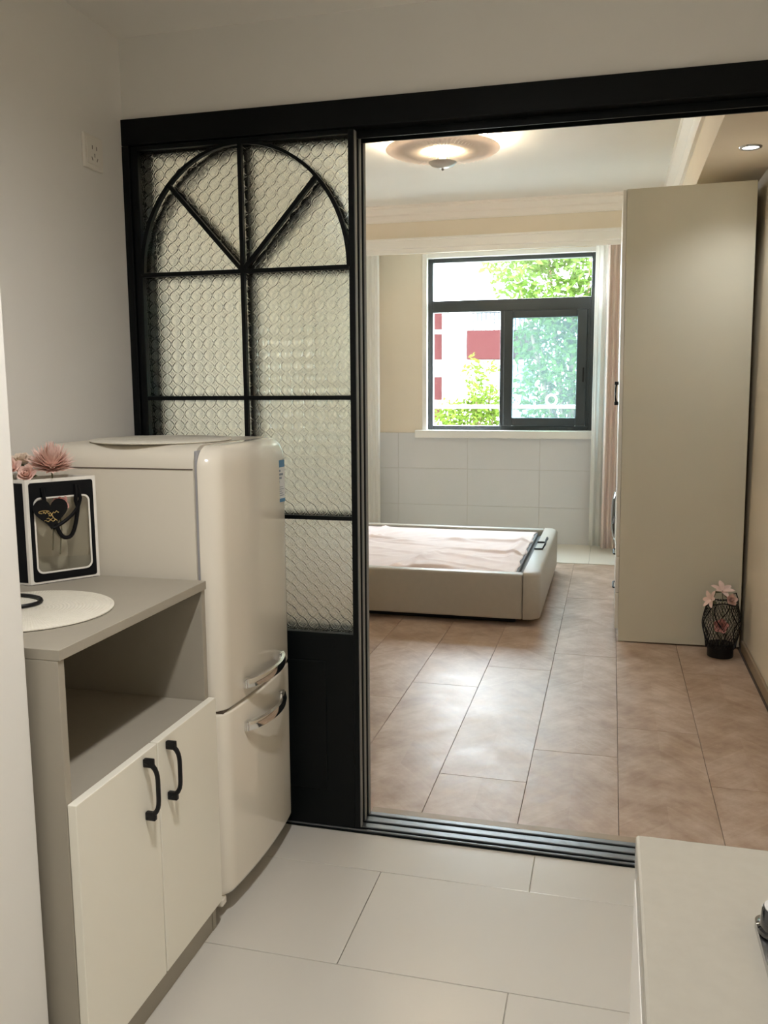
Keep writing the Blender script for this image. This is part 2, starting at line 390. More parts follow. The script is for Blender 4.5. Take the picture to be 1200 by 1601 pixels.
wx0, wx1, wz0, wz1 = -1.585, -.135, .955, 2.452              # window opening in the far wall
w = MB(); w.box(XB-.2, wx0, YW, YW+.2, -.1, ZC+.1); w.box(wx1, XR+.2, YW, YW+.2, -.1, ZC+.1)
w.box(wx0, wx1, YW, YW+.2, -.1, wz0); w.box(wx0, wx1, YW, YW+.2, wz1, ZC+.1)
wallw = struct(w.build('wall_window', 'beige_paint'), 'beige far wall around the window with grey tiles below', 'wall')
tx = [XB, -2.438, -1.818, -1.199, -.58, .04, .66]; tz = [.0, .317, .638, .95]
B(XB, XR-.001, YW-.006, YW, 0, .95).build('tile_joint_backing', 'grout', wallw)
for a, b in zip(tx, tx[1:]):
    for c, d in zip(tz, tz[1:]):
        k = ('wt', round(b-a, 3), round(d-c, 3))
        if k not in cache: cache[k] = B(-(b-a)/2+.001, (b-a)/2-.001, -.010, -.004, -(d-c)/2+.001, (d-c)/2-.001, .001, 1).mesh('wall_tile', 'wall_tile')
        obj('wall_tile', cache[k], wallw, ((a+b)/2, YW, (c+d)/2))

# beam between room and balcony with pelmet and crown, soffit on the right
struct(B(XB, XR, YS, YS+.10, 2.372, ZC).build('trim_1', 'beige_paint'), 'beige ceiling beam in front of the window', 'beam')
pm = sroot('trim_2', 'white pelmet moulding along the beam above the window', 'moulding')
MB().prism([(YS, 2.352), (YS, 2.466), (YS-.034, 2.466), (YS-.034, 2.452), (YS-.026, 2.448), (YS-.026, 2.392), (YS-.016, 2.386), (YS-.016, 2.352)], 'x', XB, .60).build('pelmet_moulding', 'trim_white', pm)
def crown_prof(s):                                            # (offset from wall, z)
    return [(0, ZC), (.085*s, ZC), (.085*s, ZC-.012), (.074*s, ZC-.016), (.074*s, ZC-.026), (.055*s, ZC-.045), (.036*s, ZC-.060), (.036*s, ZC-.070), (.026*s, ZC-.082), (.018*s, ZC-.098), (.018*s, ZC-.112), (0, ZC-.112)]
XSF = .385
cr = sroot('trim_3', 'stepped crown moulding under the bedroom ceiling above the window', 'moulding')
MB().prism([(YS-a, z) for a, z in crown_prof(1)], 'x', XB, XSF).build('crown_moulding', 'moulding', cr)
cr = sroot('trim_4', 'stepped crown moulding along the right ceiling box', 'moulding')
MB().prism([(XSF-a, z) for a, z in crown_prof(1)], 'y', YDB, YS-.02).build('crown_moulding', 'moulding', cr)
struct(B(XSF, XR, YDB, YS, ZS, ZC).build('ceiling_box', 'beige_paint'), 'beige boxed soffit over the wardrobe holding the spotlight', 'soffit')
struct(B(XR-.014, XR-.0005, YDB+.02, 4.60, .0, .055, .003).build('baseboard_right', 'skirting_brown'), 'brown skirting board along the right bedroom wall', 'baseboard')

# ------------------------------------------------------------------ window
win = sroot('window_1', 'dark grey framed sliding window looking onto trees', 'window')
FX0, FX1, FZ0, FZ1 = -1.562, -.148, .975, 2.432
YF0, YF1 = YW+.045, YW+.115
fr = MB(); fr.box(FX0, FX0+.042, YF0, YF1, FZ0, FZ1, .004); fr.box(FX1-.042, FX1, YF0, YF1, FZ0, FZ1, .004)
fr.box(FX0+.042, FX1-.042, YF0, YF1, FZ0, FZ0+.036, .004); fr.box(FX0+.042, FX1-.042, YF0, YF1, FZ1-.034, FZ1, .004)
fr.build('frame', 'window_frame', win)
B(FX0+.042, FX1-.042, YF0, YF1, 1.981, 2.080, .004).build('transom', 'window_frame', win)
B(-.937, -.905, YF0, YF1, FZ0+.036, 1.981, .003).build('mullion', 'window_frame', win)
B(FX0+.04, FX1-.04, YF0+.03, YF0+.036, 2.078, FZ1-.032).build('pane', 'pane_clear', win)
B(FX0+.04, -.935, YF0+.03, YF0+.036, FZ0+.034, 1.983).build('pane', 'pane_clear', win)
sa = MB(); s0, s1, q0, q1 = -.905, -.215, 1.012, 1.980
sa.box(s0, s0+.078, YF0-.022, YF0+.024, q0, q1, .006); sa.box(s1-.082, s1, YF0-.022, YF0+.024, q0, q1, .006)
sa.box(s0+.078, s1-.082, YF0-.022, YF0+.024, q0, q0+.070, .006); sa.box(s0+.078, s1-.082, YF0-.022, YF0+.024, q1-.062, q1, .006)
so = sa.build('sash', 'window_frame', win)
B(s0+.076, s1-.08, YF0-.001, YF0+.005, q0+.068, q1-.06).build('pane', 'pane_hazy', so)
B(s1-.03, s1-.018, YF0-.034, YF0-.0222, 1.38, 1.50, .003).build('latch', 'black_metal', so)
sf = MB(); sf.box(s1, FX1-.042, YF0, YF0+.03, FZ0+.036, 1.981, .003); sf.build('side_post', 'window_frame', win)
rv = MB(); rv.box(wx0-.018, FX0, YW-.012, YF1, FZ0-.02, wz1+.018, .003); rv.box(FX1, wx1+.018, YW-.012, YF1, FZ0-.02, wz1+.018, .003)
rv.box(FX0, FX1, YW-.012, YF1, FZ1, wz1+.018, .003)
rv.build('reveal_trim', 'trim_white', win)
B(-1.662, -.10, YW-.055, YF1, .908, .9745, .006).build('window_sill', 'trim_white', win)

# ------------------------------------------------------------------ sliding door frame, track and three leaves
frm = sroot('trim_5', 'black aluminium frame around the kitchen doorway', 'door frame')
B(XL+.0005, XR-.001, YD, YDB, 2.033, 2.1055, .002).build('header', 'black_frame', frm)
B(XL+.0005, -1.376, YD, YDB, .0, 2.032, .002).build('jamb', 'black_frame', frm)
hd = MB()
for y in (2.411, 2.456): hd.box(-1.37, XR-.002, y-.003, y+.003, 2.012, 2.032)
hd.build('guide_fin', 'black_frame', frm)
trk = sroot('trim_6', 'black and grey triple floor track of the sliding door', 'door track')
B(-1.376, XR-.001, YD, YDB-.013, .0, .0035, .001).build('base_plate', 'black_frame', trk)
for y0, y1 in ((2.3725, 2.380), (2.394, 2.420), (2.433, 2.461), (2.474, 2.494)):
    B(-1.376, XR-.002, y0, y1, .0036, .009, .002).build('rail', 'track_rail', trk)

ax, az, ra, rz_ = -1.0345, 1.668, .318, .352                  # arch centre and radii
LX0, LX1 = -1.375, -.700
GX0, GX1, GZ0, GZ1 = -1.353, -.716, .615, 2.018
LT = .030
def leaf(name, y0, label):
    root = sroot(name, label, 'sliding door'); y1 = y0+LT
    B(LX0, GX0, y0, y1, .010, 2.030, .002).build('stile', 'black_frame', root)
    B(GX1, LX1, y0, y1, .010, 2.030, .002).build('stile', 'black_frame', root)
    B(LX1+.0002, LX1+.0022, y0+.006, y1-.006, .012, 2.028).build('lit_edge_strip', 'edge_lit_grey', root)  # strip added to the black edge; its grey stands for window light
    B(GX0, GX1, y0, y1, GZ1, 2.030, .001).build('rail', 'black_frame', root)
    B(GX0, GX1, y0, y1, .010, GZ0, .001).build('rail', 'black_frame', root)
    pn = MB(); px0, px1, pz0, pz1 = GX0+.085, GX1-.085, .125, GZ0-.085
    pn.box(px0, px1, y0-.004, y0, pz0, pz1, .003); pn.build('raised_panel', 'black_frame', root)
    for (a, b, c, d) in ((GX0, GX1, 1.661, 1.673), (GX0, GX1, 1.301, 1.313), (GX0, GX1, .954, .966)):
        B(a, b, y0-.001, y0+.014, c, d, .001).build('grille_bar', 'black_frame', root)
    B(ax-.006, ax+.006, y0-.0012, y0+.0142, GZ0, GZ1, .001).build('grille_bar', 'black_frame', root)
    arc = [(ax+ra*math.cos(PI*t/40), az+rz_*math.sin(PI*t/40)) for t in range(41)]
    rings = []
    for t in range(41):
        c, s_ = math.cos(PI*t/40), math.sin(PI*t/40)
        i_, o_ = (ra-.006, rz_-.006), (ra+.006, rz_+.002)
        rings.append([(ax+i_[0]*c, y0-.0008, az+i_[1]*s_), (ax+o_[0]*c, y0-.0008, az+o_[1]*s_), (ax+o_[0]*c, y0+.0138, az+o_[1]*s_), (ax+i_[0]*c, y0+.0138, az+i_[1]*s_)])
    MB().loft(rings).build('grille_arch', 'black_frame', root)
    for (tx_, tz_) in ((-1.258, 1.917), (-.806, 1.917)):
        dv = Vector((tx_-ax, tz_-az)); L_ = dv.length; dv /= L_; nv = Vector((-dv.y, dv.x))*.006
        pts = [(ax+nv.x, az+nv.y), (ax-nv.x, az-nv.y), (ax+dv.x*L_-nv.x, az+dv.y*L_-nv.y), (ax+dv.x*L_+nv.x, az+dv.y*L_+nv.y)]
        MB().prism(pts, 'y', y0-.0005, y0+.0135).build('grille_spoke', 'black_frame', root)
    def pane(pts): MB().prism(pts, 'y', y0+.0155, y0+.0205).build('pane', 'pattern_glass', root)
    for (a, b) in ((GX0, ax), (ax, GX1)):
        for (c, d) in ((GZ0, .960), (.960, 1.307), (1.307, 1.667)): pane([(a, c), (b, c), (b, d), (a, d)])
    n_ = 40
    k1 = min(range(41), key=lambda t: abs(arc[t][0]-(-.806))+abs(arc[t][1]-1.917))
    k2 = min(range(41), key=lambda t: abs(arc[t][0]-(-1.258))+abs(arc[t][1]-1.917))
    for a, b in ((0, k1), (k1, 20), (20, k2), (k2, 40)): pane([(ax, az)] + [arc[t] for t in range(a, b+1)])
    pane([(GX1, az)] + [(GX1, GZ1), (ax, GZ1)] + arc[20::-1])
    pane([(ax, GZ1), (GX0, GZ1), (GX0, az)] + arc[:19:-1])
    return root
leaf('door_1', 2.375, 'nearest of three black sliding doors with arched grille and patterned glass')
leaf('door_2', 2.420, 'middle one of the three stacked black sliding doors')
leaf('door_3', 2.465, 'rearmost of the three stacked black sliding doors, on the bedroom side')

# ------------------------------------------------------------------ kitchen: wall socket
so = thing('wall_socket', 'white square socket plate on the wall above the fridge', 'socket', (XL, 2.212, 1.975))
B(.0003, .009, -.045, .045, -.045, .045, .003).build('plate', 'socket_white', so)
B(.0091, .0112, -.033, .033, -.033, .033, .001).build('insert', 'socket_white', so)
for (y, z, a) in ((-.010, .012, 0), (.010, .012, 0), (0, -.008, 0), (-.012, -.018, .5), (.012, -.018, -.5)):
    B(.0113, .0116, -.0016, .0016, -.005, .005).rot(Matrix.Translation((0, y, z)) @ Matrix.Rotation(a, 4, 'X')).build('slot', 'socket_dark', so)

# ------------------------------------------------------------------ kitchen: sideboard cabinet
CX0, CX1, CY0, CY1, CT = XL+.004, -.918, 1.268, 1.836, .885
cb = thing('sideboard', 'taupe kitchen sideboard with open shelf above two cream doors', 'cabinet')
B(CX0, CX1+.004, CY0, CY1, CT-.020, CT, .0012).build('worktop', 'cab_body', cb)
B(CX0, CX1, CY0, CY0+.018, 0, CT-.0205, .001).build('side_panel', 'cab_body', cb)
B(CX0, CX1, CY1-.018, CY1, 0, CT-.0205, .001).build('side_panel', 'cab_body', cb)
B(CX0, CX0+.010, CY0+.0185, CY1-.0185, .07, CT-.0205).build('back_panel', 'cab_body', cb)
B(CX0+.0105, CX1, CY0+.0185, CY1-.0185, .578, .596, .001).build('shelf', 'cab_body', cb)
B(CX0+.0105, CX1, CY0+.0185, CY1-.0185, .072, .09).build('bottom_panel', 'cab_body', cb)
B(CX1-.018, CX1-.002, CY0+.0185, CY1-.0185, 0, .0715).build('plinth', 'cab_body', cb)
def bow_handle(y, z0, z1, x, parent, m='black_metal', out=.026, r=.0042, sgn=1):
    h = MB(); L_ = z1-z0
    pts = []
    for i in range(17):
        t = i/16; b = out*(1-abs(2*t-1)**5)
        pts.append((x+sgn*(.004+b*.98), y, z0+L_*t))
    h.tube(pts, lambda t: r*(1.15+.5*abs(2*t-1)**6), 10)
    for z in (z0+.004, z1-.004): h.box(min(x, x+sgn*.022), max(x, x+sgn*.022), y-.0055, y+.0055, z-.009, z+.009, .002)
    return h.build('handle', m, parent, True)
ym = 1.556
for (a, b, hy) in ((CY0+.001, ym-.0022, ym-.055), (ym+.0022, CY1-.001, ym+.038)):
    d = B(CX1+.001, CX1+.019, a, b, .076, .600, .0015).build('door', 'cab_door', cb)
    bow_handle(hy, .463, .585, CX1+.0192, d)

# placemat and black wire stand on the sideboard
def placemat(name, label, c, r, z):
    m_ = MB(); prof = [(.0005, 0), (r*.98, 0), (r, .0015), (r, .0035), (r*.985, .005), (r*.5, .0046), (.0005, .0046)]
    m_.lathe(prof, seg=72)
    o = obj(name, m_.mesh(name, 'braided_mat', True), None, (c[0], c[1], z+.0003)); return tag(o, label, 'placemat', 'round braided placemats')
placemat('placemat', 'round cream braided placemat lying on the taupe sideboard', (-1.140, 1.490), .168, CT)
placemat('placemat', 'round cream placemat lying on top of the fridge', (-1.135, 2.055), .180, 1.2005)
ws = thing('wire_stand', 'black bent wire stand on the placemat beside the gift bag', 'wire stand', (-1.215, 1.52, CT+.0054))
lp = [(.055*math.cos(a)*1.35, .055*math.sin(a), .0042) for a in [i*2*PI/28 for i in range(28)]]
MB().tube(lp, .0042, 8, True).build('ring', 'black_metal', ws, True)
MB().tube([(-.072, 0, .006), (-.075, 0, .05), (-.078, .004, .12), (-.07, .01, .17), (-.05, .012, .19)], .0038, 8).build('upright', 'black_metal', ws, True)

# ------------------------------------------------------------------ gift bag with flowers
gb = thing('gift_bag', 'black gift bag with white edges and clear window on the sideboard', 'gift bag')
A0, B0 = Vector((-1.283, 1.692)), Vector((-1.189, 1.826)); SV = Vector((-.090, .006)); ZB, BH = CT+.0004, .245
tdir = (B0-A0).normalized(); FW = (B0-A0).length; nrm = Vector((tdir.y, -tdir.x))
def fp(u, z, d=0): p = A0+tdir*u+nrm*d; return (p.x, p.y, ZB+z)
def fpoly(mb, pts, d0, d1):
    a = [mb.bm.verts.new(fp(u, z, d0)) for u, z in pts]; b = [mb.bm.verts.new(fp(u, z, d1)) for u, z in pts]; k = len(pts)
    mb.bm.faces.new(a); mb.bm.faces.new(b[::-1])
    for i in range(k): mb.bm.faces.new((a[i], a[(i+1) % k], b[(i+1) % k], b[i]))
def rrect(x0, x1, z0, z1, r, n=6):
    p = []
    for cx, cz, a0 in ((x1-r, z1-r, 0), (x0+r, z1-r, PI/2), (x0+r, z0+r, PI), (x1-r, z0+r, 1.5*PI)):
        for i in range(n+1): a = a0+PI/2*i/n; p.append((cx+r*math.cos(a), cz+r*math.sin(a)))
    return p
def fframe(mb, outer, inner, d0, d1):
    k = len(outer)
    V = [[mb.bm.verts.new(fp(u, z, d)) for u, z in L_] for L_, d in ((outer, d1), (inner, d1), (inner, d0), (outer, d0))]
    for i in range(k):
        j = (i+1) % k
        for q in range(4): mb.bm.faces.new((V[q][i], V[q][j], V[(q+1) % 4][j], V[(q+1) % 4][i]))
big = rrect(0, FW, 0, BH, .0005); ink = rrect(.007, FW-.007, .006, BH-.008, .006)
wo_ = rrect(.016, FW-.016, .024, BH-.042, .016); wi_ = rrect(.020, FW-.020, .028, BH-.046, .013)
m_ = MB(); fframe(m_, big, wi_, -.0012, 0); m_.build('front_panel', 'bag_white', gb)
m_ = MB(); fframe(m_, ink, wo_, .0002, .0006); m_.build('front_print', 'bag_black', gb)
m_ = MB(); fpoly(m_, rrect(.019, FW-.019, .027, BH-.045, .013), -.0026, -.0016); m_.build('window_film', 'bag_film', gb)
def wallpanel(P0, P1, name, m, z0=0, z1=BH, th=.001, parent=gb):
    P0, P1 = Vector(P0), Vector(P1); d = (P1-P0).normalized(); n_ = Vector((d.y, -d.x))*th
    pts = [P0, P1, P1-n_, P0-n_]
    return MB().prism([(p.x, p.y) for p in pts], 'z', ZB+z0, ZB+z1).build(name, m, parent)
C0 = A0+SV; D0 = B0+SV
wallpanel(C0, A0, 'side_panel', 'bag_white')
dd = (A0-C0).normalized(); nn = Vector((dd.y, -dd.x))*.0006
wallpanel(C0+dd*.006+nn, A0-dd*.007+nn, 'side_print', 'bag_black', .006, BH-.008, .0005)
wallpanel(B0, D0, 'side_panel', 'bag_white'); wallpanel(D0, C0, 'back_panel', 'bag_white')
MB().prism([(p.x, p.y) for p in (A0, B0, D0, C0)], 'z', ZB, ZB+.0015).build('base', 'bag_black', gb)
# ribbon handle hanging over the front
rb = MB(); pts = []
u0, u1 = .040, FW-.052
for i in range(25):
    t = i/24
    z = BH-.055 if t in (0, 1) else BH-.055 - .085*(1-abs(2*t-1)**2.6)
    pts.append(fp(u0+.012+(u1-u0-.005)*t if 0 < t < 1 else (u0 if t == 0 else u1), z, .007+.004*math.sin(PI*t)))
rb.tube([fp(u0-.003, BH-.020, .002), fp(u0-.002, BH-.036, .006)]+pts+[fp(u1+.003, BH-.036, .006), fp(u1+.003, BH-.018, .002)], .0048, 8)
rb.build('ribbon_handle', 'ribbon', gb, True)
rb = MB(); pts = [fp(u1+.010-.012*t-.055*t*t, BH-.050-.080*t+.015*t*t, .010) for t in [i/12 for i in range(13)]]
rb.tube([fp(u1+.008, BH-.020, .003)]+pts, .0042, 8); rb.build('ribbon_handle', 'ribbon', gb, True)
# heart tag
ht = MB(); hp = []
hc = (.050, BH-.076); 
for i in range(40):
    t = 2*PI*i/40
    hp.append((hc[0]+.0025*16*math.sin(t)**3, hc[1]+.0025*(13*math.cos(t)-5*math.cos(2*t)-2*math.cos(3*t)-math.cos(4*t))))
fpoly(ht, hp, .0130, .0142)
hto = ht.build('heart_tag', 'bag_black', gb); hto['label'] = 'black heart shaped tag with gold script'
sc = MB()
def squig(u0_, u1_, z, amp, n_, r=.0007): sc.tube([fp(u0_+(u1_-u0_)*i/(n_*8), z+amp*math.sin(i*PI/4*1.0)*(1-.5*i/(n_*8))+.0018*math.sin(i*.23), .0148) for i in range(n_*8+1)], r, 5)
squig(0.032, 0.068, hc[1]-.002, .0028, 5); squig(0.045, 0.055, hc[1]-.0095, .0026, 2)
squig(0.040, 0.060, hc[1]-.0155, .0008, 6, .0006); squig(0.034, 0.064, hc[1]-.0200, .0007, 9, .0006)
sc.tube([fp(.034+.012*math.cos(a), hc[1]+.001+.0032*math.sin(a), .0148) for a in [i*PI/8 for i in range(12)]], .0008, 5)
sc.build('script', 'gold_print', hto)

def petal(mb, c, d, up, L_, w_, curl, n=5):
    d = Vector(d).normalized(); up = Vector(up); up = (up-d*up.dot(d)).normalized(); sd = d.cross(up)
    R = []
    for i in range(n+1):
        t = i/n; wd = w_*math.sin(PI*(.12+.80*t))**.8*(1 if i < n else .35)
        p = Vector(c)+d*(L_*t)+up*(curl*t*t)
        R.append((p-sd*wd+up*wd*.25, p, p+sd*wd+up*wd*.25))
    V = [[mb.bm.verts.new(q) for q in r] for r in R]
    for a, b in zip(V, V[1:]):
        for k in range(2): mb.bm.faces.new((a[k], a[k+1], b[k+1], b[k]))
def flower(name, label, c, axis, kind, size, m, group, stem=.12, stem_dir=None):
    c = Vector(c); ax_ = Vector(axis).normalized(); e1 = ax_.orthogonal().normalized(); e2 = ax_.cross(e1)
    ft = thing(name, label, 'flower', tuple(c - ax_*0), 0, group)
    mb = MB()
    if kind == 'mum':
        for ring in range(9):
            el = math.radians(-4+ring*11); n_ = 44-ring*4
            for i in range(n_):
                a = 2*PI*(i+ring*.5+random.random()*.35)/n_
                d = (e1*math.cos(a)+e2*math.sin(a))*math.cos(el)+ax_*math.sin(el)
                petal(mb, d*size*.15, d, ax_, size*(.72+.34*random.random()), size*.062, size*(.14+.1*random.random()), 4)
    elif kind == 'rose':
        for ring in range(5):
            el = math.radians(15+ring*16); n_ = 5
            for i in range(n_):
                a = 2*PI*(i+ring*.5)/n_+ring*.3
                d = (e1*math.cos(a)+e2*math.sin(a))*math.cos(el)+ax_*math.sin(el)
                petal(mb, d*size*.05, d, ax_, size*(.95-.08*ring), size*.42*(1-.12*ring), size*(.30-.02*ring), 6)
    else:
        for ring in range(2):
            for i in range(3):
                a = 2*PI*(i+ring*.5)/3; el = math.radians(22+12*ring)
                d = (e1*math.cos(a)+e2*math.sin(a))*math.cos(el)+ax_*math.sin(el)
                petal(mb, d*size*.05, d, ax_, size, size*.26, -size*.18, 6)
    o = mb.build('petals', m, ft, True)
    s_ = MB(); sd = Vector(stem_dir) if stem_dir else -ax_
    s_.tube([(0, 0, 0), tuple(sd*stem*.5+Vector((.004, .003, 0))), tuple(sd*stem)], .0018, 6); s_.build('stem', 'leaf_dull', ft, True)
    if kind != 'mum':
        lf = MB()
        for i in range(3):
            a = 2*PI*i/3+.4; d = e1*math.cos(a)+e2*math.sin(a)
            petal(lf, -ax_*size*.08, d-ax_*.15, ax_, size*.85, size*.16, -size*.05, 4)
        lf.build('leaves', 'leaf_dull', ft, True)
    return ft
ctr = (A0+B0+C0+D0)/4
zt = ZB+BH
flower('chrysanthemum', 'large pink chrysanthemum at the top of the gift bag', (ctr.x+.012, ctr.y+.012, zt+.024), (.2, -.25, 1), 'mum', .052, 'petal_pink', 'flowers in the gift bag', .2, (-.05, 0, -1))
flower('rose', 'pink rose at the left end of the gift bag', (ctr.x-.055, ctr.y-.050, zt+.018), (.3, -.6, 1), 'rose', .034, 'petal_pink', 'flowers in the gift bag', .18, (.08, .1, -1))
flower('rose', 'cream rose rising above the pink ones in the gift bag', (ctr.x-.060, ctr.y+.004, zt+.030), (.2, -.3, 1), 'rose', .030, 'petal_cream', 'flowers in the gift bag', .2, (.08, 0, -1))
flower('rose', 'pink rose between the chrysanthemum and the cream rose', (ctr.x-.018, ctr.y-.038, zt+.008), (.4, -.8, .6), 'rose', .026, 'petal_pink', 'flowers in the gift bag', .16, (.02, .05, -1))
flower('rose', 'small deep pink rose low behind the bag window', (ctr.x+.035, ctr.y-.002, zt-.062), (.8, -.6, .2), 'rose', .024, 'petal_deep', 'flowers in the gift bag', .12, (-.05, .03, -1))

# ------------------------------------------------------------------ fridge
fr = thing('refrigerator', 'cream retro two-door fridge with chrome handles beside the sideboard', 'refrigerator')
RX0, RXS, RY0, RY1, RZ1 = XL+.012, -.952, 1.866, 2.346, 1.200
rc = .055
def body_ring(x):
    pts = [(x, RY0, .045), (x, RY0, RZ1-rc)]
    for i in range(1, 7): a = PI/2*i/6; pts.append((x, RY0+rc-rc*math.cos(a), RZ1-rc+rc*math.sin(a)))
    for i in range(0, 7): a = PI/2*i/6; pts.append((x, RY1-rc+rc*math.sin(a), RZ1-rc+rc*math.cos(a)))
    pts.append((x, RY1, .045)); return pts
mb = MB()
rings = []
for i in range(5):
    a = PI/2*i/4; x = RX0+.04-.04*math.sin(a)*1.0; 
    d = .03*(1-math.cos(a)); 
    rr = [(x, p[1], p[2]-(d if p[2] > .5 else 0)) for p in body_ring(x)]; rings.insert(0, rr)
rings.append(body_ring(RXS))
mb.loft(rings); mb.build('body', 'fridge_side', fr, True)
B(RXS+.0003, RXS+.009, RY0+.006, RY1-.006, .05, RZ1-.012, .002).build('gasket', 'gasket', fr)
tc_ = MB(); tc_.box(RX0+.03, RXS-.001, RY0-.0012, RY0+.004, RZ1-rc-.002, RZ1-rc+.001); tc_.build('cap_seam', 'dark_gap', fr)
def door_ring(z, ins=0, inset_f=0):
    pts = []; xb = RXS+.010; y0 = RY0+ins; y1 = RY1-ins; cyy = (y0+y1)/2; hw = (y1-y0)/2; cr_ = .042
    N = 36
    pts.append((xb, y0, z))
    for i in range(N+1):
        t = -1+2*i/N; t = math.copysign(1-(1-abs(t))**1.6, t)
        y = cyy+hw*t
        xf = -.884-.016*t*t-inset_f
        e = max(0, abs(t)*hw-(hw-cr_))/cr_
        x = xf-(xf-xb)*0 - (1-math.sqrt(max(0, 1-e*e)))*.046
        pts.append((max(x, xb+.0005), y, z))
    pts.append((xb, y1, z)); return pts
def fridge_door(z0, z1, round_top, round_bot, name):
    L_ = []
    e = .006
    if round_bot:
        for i in range(5): a = PI/2*i/4; L_.append((z0+.02*(1-math.cos(a)), .004*(1-math.sin(a)), .018*(1-math.sin(a))))
    else:
        for i in range(4): a = PI/2*i/3; L_.append((z0+e*(1-math.cos(a)), 0, e*(1-math.sin(a))))
    if round_top:
        for i in range(9): a = PI/2*i/8; L_.append((z1-rc+rc*math.sin(a), rc*(1-math.cos(a)), .030*(1-math.cos(a))))
    else:
        for i in range(4): a = PI/2*i/3; L_.append((z1-e+e*math.sin(a), 0, e*(1-math.cos(a))))
    mb = MB(); mb.loft([door_ring(z, i_, f_) for z, i_, f_ in L_]); return mb.build(name, 'fridge_cream', fr, True)
du = fridge_door(.546, RZ1-.001, True, False, 'upper_door'); dl = fridge_door(.055, .538, False, True, 'lower_door')
B(RXS+.012, -.905, RY0+.02, RY1-.02, .5382, .5458).build('door_gap', 'dark_gap', fr)
def fr_handle(z, y0, y1, parent):
    h = MB(); L_ = y1-y0; rings = []
    for i in range(21):
        t = i/20; y = y0+L_*t; o = .034*math.sin(PI*min(1, max(0, t*.96+.02)))**.55
        xf = -.884-.016*((y-2.106)/.24)**2+.004
        hh = .0125
        rings.append([(xf+o-.007, y, z-hh), (xf+o+.002, y, z-hh*.9), (xf+o+.004, y, z), (xf+o+.002, y, z+hh*.9), (xf+o-.007, y, z+hh)])
    h.loft(rings)
    for y in (y0+.008, y1-.008):
        xf = -.884-.016*((y-2.106)/.24)**2
        h.box(xf-.004, xf+.012, y-.012, y+.012, z-.0125, z+.0125, .003)
    o = h.build('handle', 'chrome', parent, True); o['label'] = 'chrome arched handle'; return o
fr_handle(.588, 1.975, 2.225, du); fr_handle(.474, 1.975, 2.225, dl)
lb = MB(); lb.box(0, .0008, -.030, .030, 0, .118)
lab = lb.build('energy_label', 'label_white', du, False, (-.8915, 2.262, 1.018)); lab.rotation_euler.z = math.radians(-7); lab['label'] = 'blue and white energy label'
B(.0009, .0013, -.030, .030, .098, .118).build('label_header', 'label_blue', lab)
B(.0009, .0013, -.030, .030, .0, .010).build('label_footer', 'label_blue', lab)
lk = MB()
for i in range(5): lk.box(.0009, .0012, -.024, .024-.006*(i % 3), .018+i*.006, .0195+i*.006)
for i, (a, b) in enumerate(((-.024, .0), (-.024, .012), (-.02, .02), (-.022, .006))): lk.box(.0009, .0012, a, b, .055+i*.010, .061+i*.010)
lk.build('label_print', 'label_ink', lab)
for x in (RX0+.05, RXS-.03):
    for y in (RY0+.05, RY1-.05): MB().lathe([(.018, 0), (.018, .04), (.014, .045)], (x, y, 0), 16).build('foot', 'black_metal', fr, True)
B(-.948, -.915, RY0+.002, RY0+.03, .030, .0545, .006).build('hinge_bracket', 'fridge_cream', fr)

# ------------------------------------------------------------------ kitchen counter and hob on the right
ct = thing('kitchen_counter', 'white kitchen base unit under the pale stone worktop', 'cabinet')
B(.060, XR-.002, -.7, 1.010, .08, .7595, .002).build('body', 'cab_white', ct)
B(.075, XR-.002, -.7, 1.000, 0, .0795).build('plinth', 'cab_body', ct)
for a, b in ((-.69, -.145), (-.14, .43), (.435, 1.008)):
    d = B(.043, .0598, a, b, .09, .752, .002).build('door', 'cab_white', ct)
tag(B(.043, XR-.002, -.7, 1.022, .760, .800, .004).build('worktop', 'counter_stone'), 'pale speckled stone worktop in the lower right corner', 'worktop')
hb = thing('hob', 'black glass hob with metal rim set on the stone worktop', 'hob')
m_ = MB(); m_.prism(rrect(.152, .62, .18, .872, .012), 'z', .8004, .8085); m_.build('rim', 'steel', hb, True)
m_ = MB(); m_.prism(rrect(.158, .614, .186, .866, .010), 'z', .8086, .8105); m_.build('glass_top', 'black_glass', hb, True)
k = MB().lathe([(.0215, 0), (.0215, .004), (.019, .005), (.0175, .022), (.016, .0235), (.0005, .0235)], (.172, .842, .8106), 32).build('knob', 'black_glass', hb, True)
MB().lathe([(.0155, 0), (.0155, .0012), (.0005, .0016)], (.172, .842, .8342), 32).build('knob_cap', 'knob_cap', k, True)
for y in (.36, .66):
    MB().lathe([(.105, 0), (.105, .0012), (.09, .0012), (.09, 0)], (.42, y, .8106), 40).build('burner_ring', 'steel', hb, True)

# two recessed downlights in the kitchen ceiling, above the viewer
for (kx, ky, pw_, lab_) in ((-.33, .95, 37, 'recessed ceiling downlight in front of the sideboard'), (-.20, -.45, 9, 'recessed ceiling downlight behind the viewer')):
    kl = thing('kitchen_downlight', lab_, 'downlight', (kx, ky, ZK), 0, 'kitchen ceiling downlights')
    MB().lathe([(.062, -.0005), (.060, -.006), (.048, -.007), (.046, -.0005)], seg=36).build('bezel', 'trim_white', kl, True)
    MB().lathe([(.0455, -.0006), (.0455, -.002), (.0005, -.0026)], seg=36).build('lens', 'kitchen_lens_glow', kl, True)
    sd_ = bpy.data.lights.new('downlight_beam', 'SPOT'); sd_.energy = pw_; sd_.spot_size = math.radians(168); sd_.spot_blend = .9
    sd_.shadow_soft_size = .045; sd_.color = (1, .97, .93)
    so_ = bpy.data.objects.new('downlight_beam', sd_); COL.objects.link(so_); so_.parent = kl; so_.location = (0, 0, -.02)

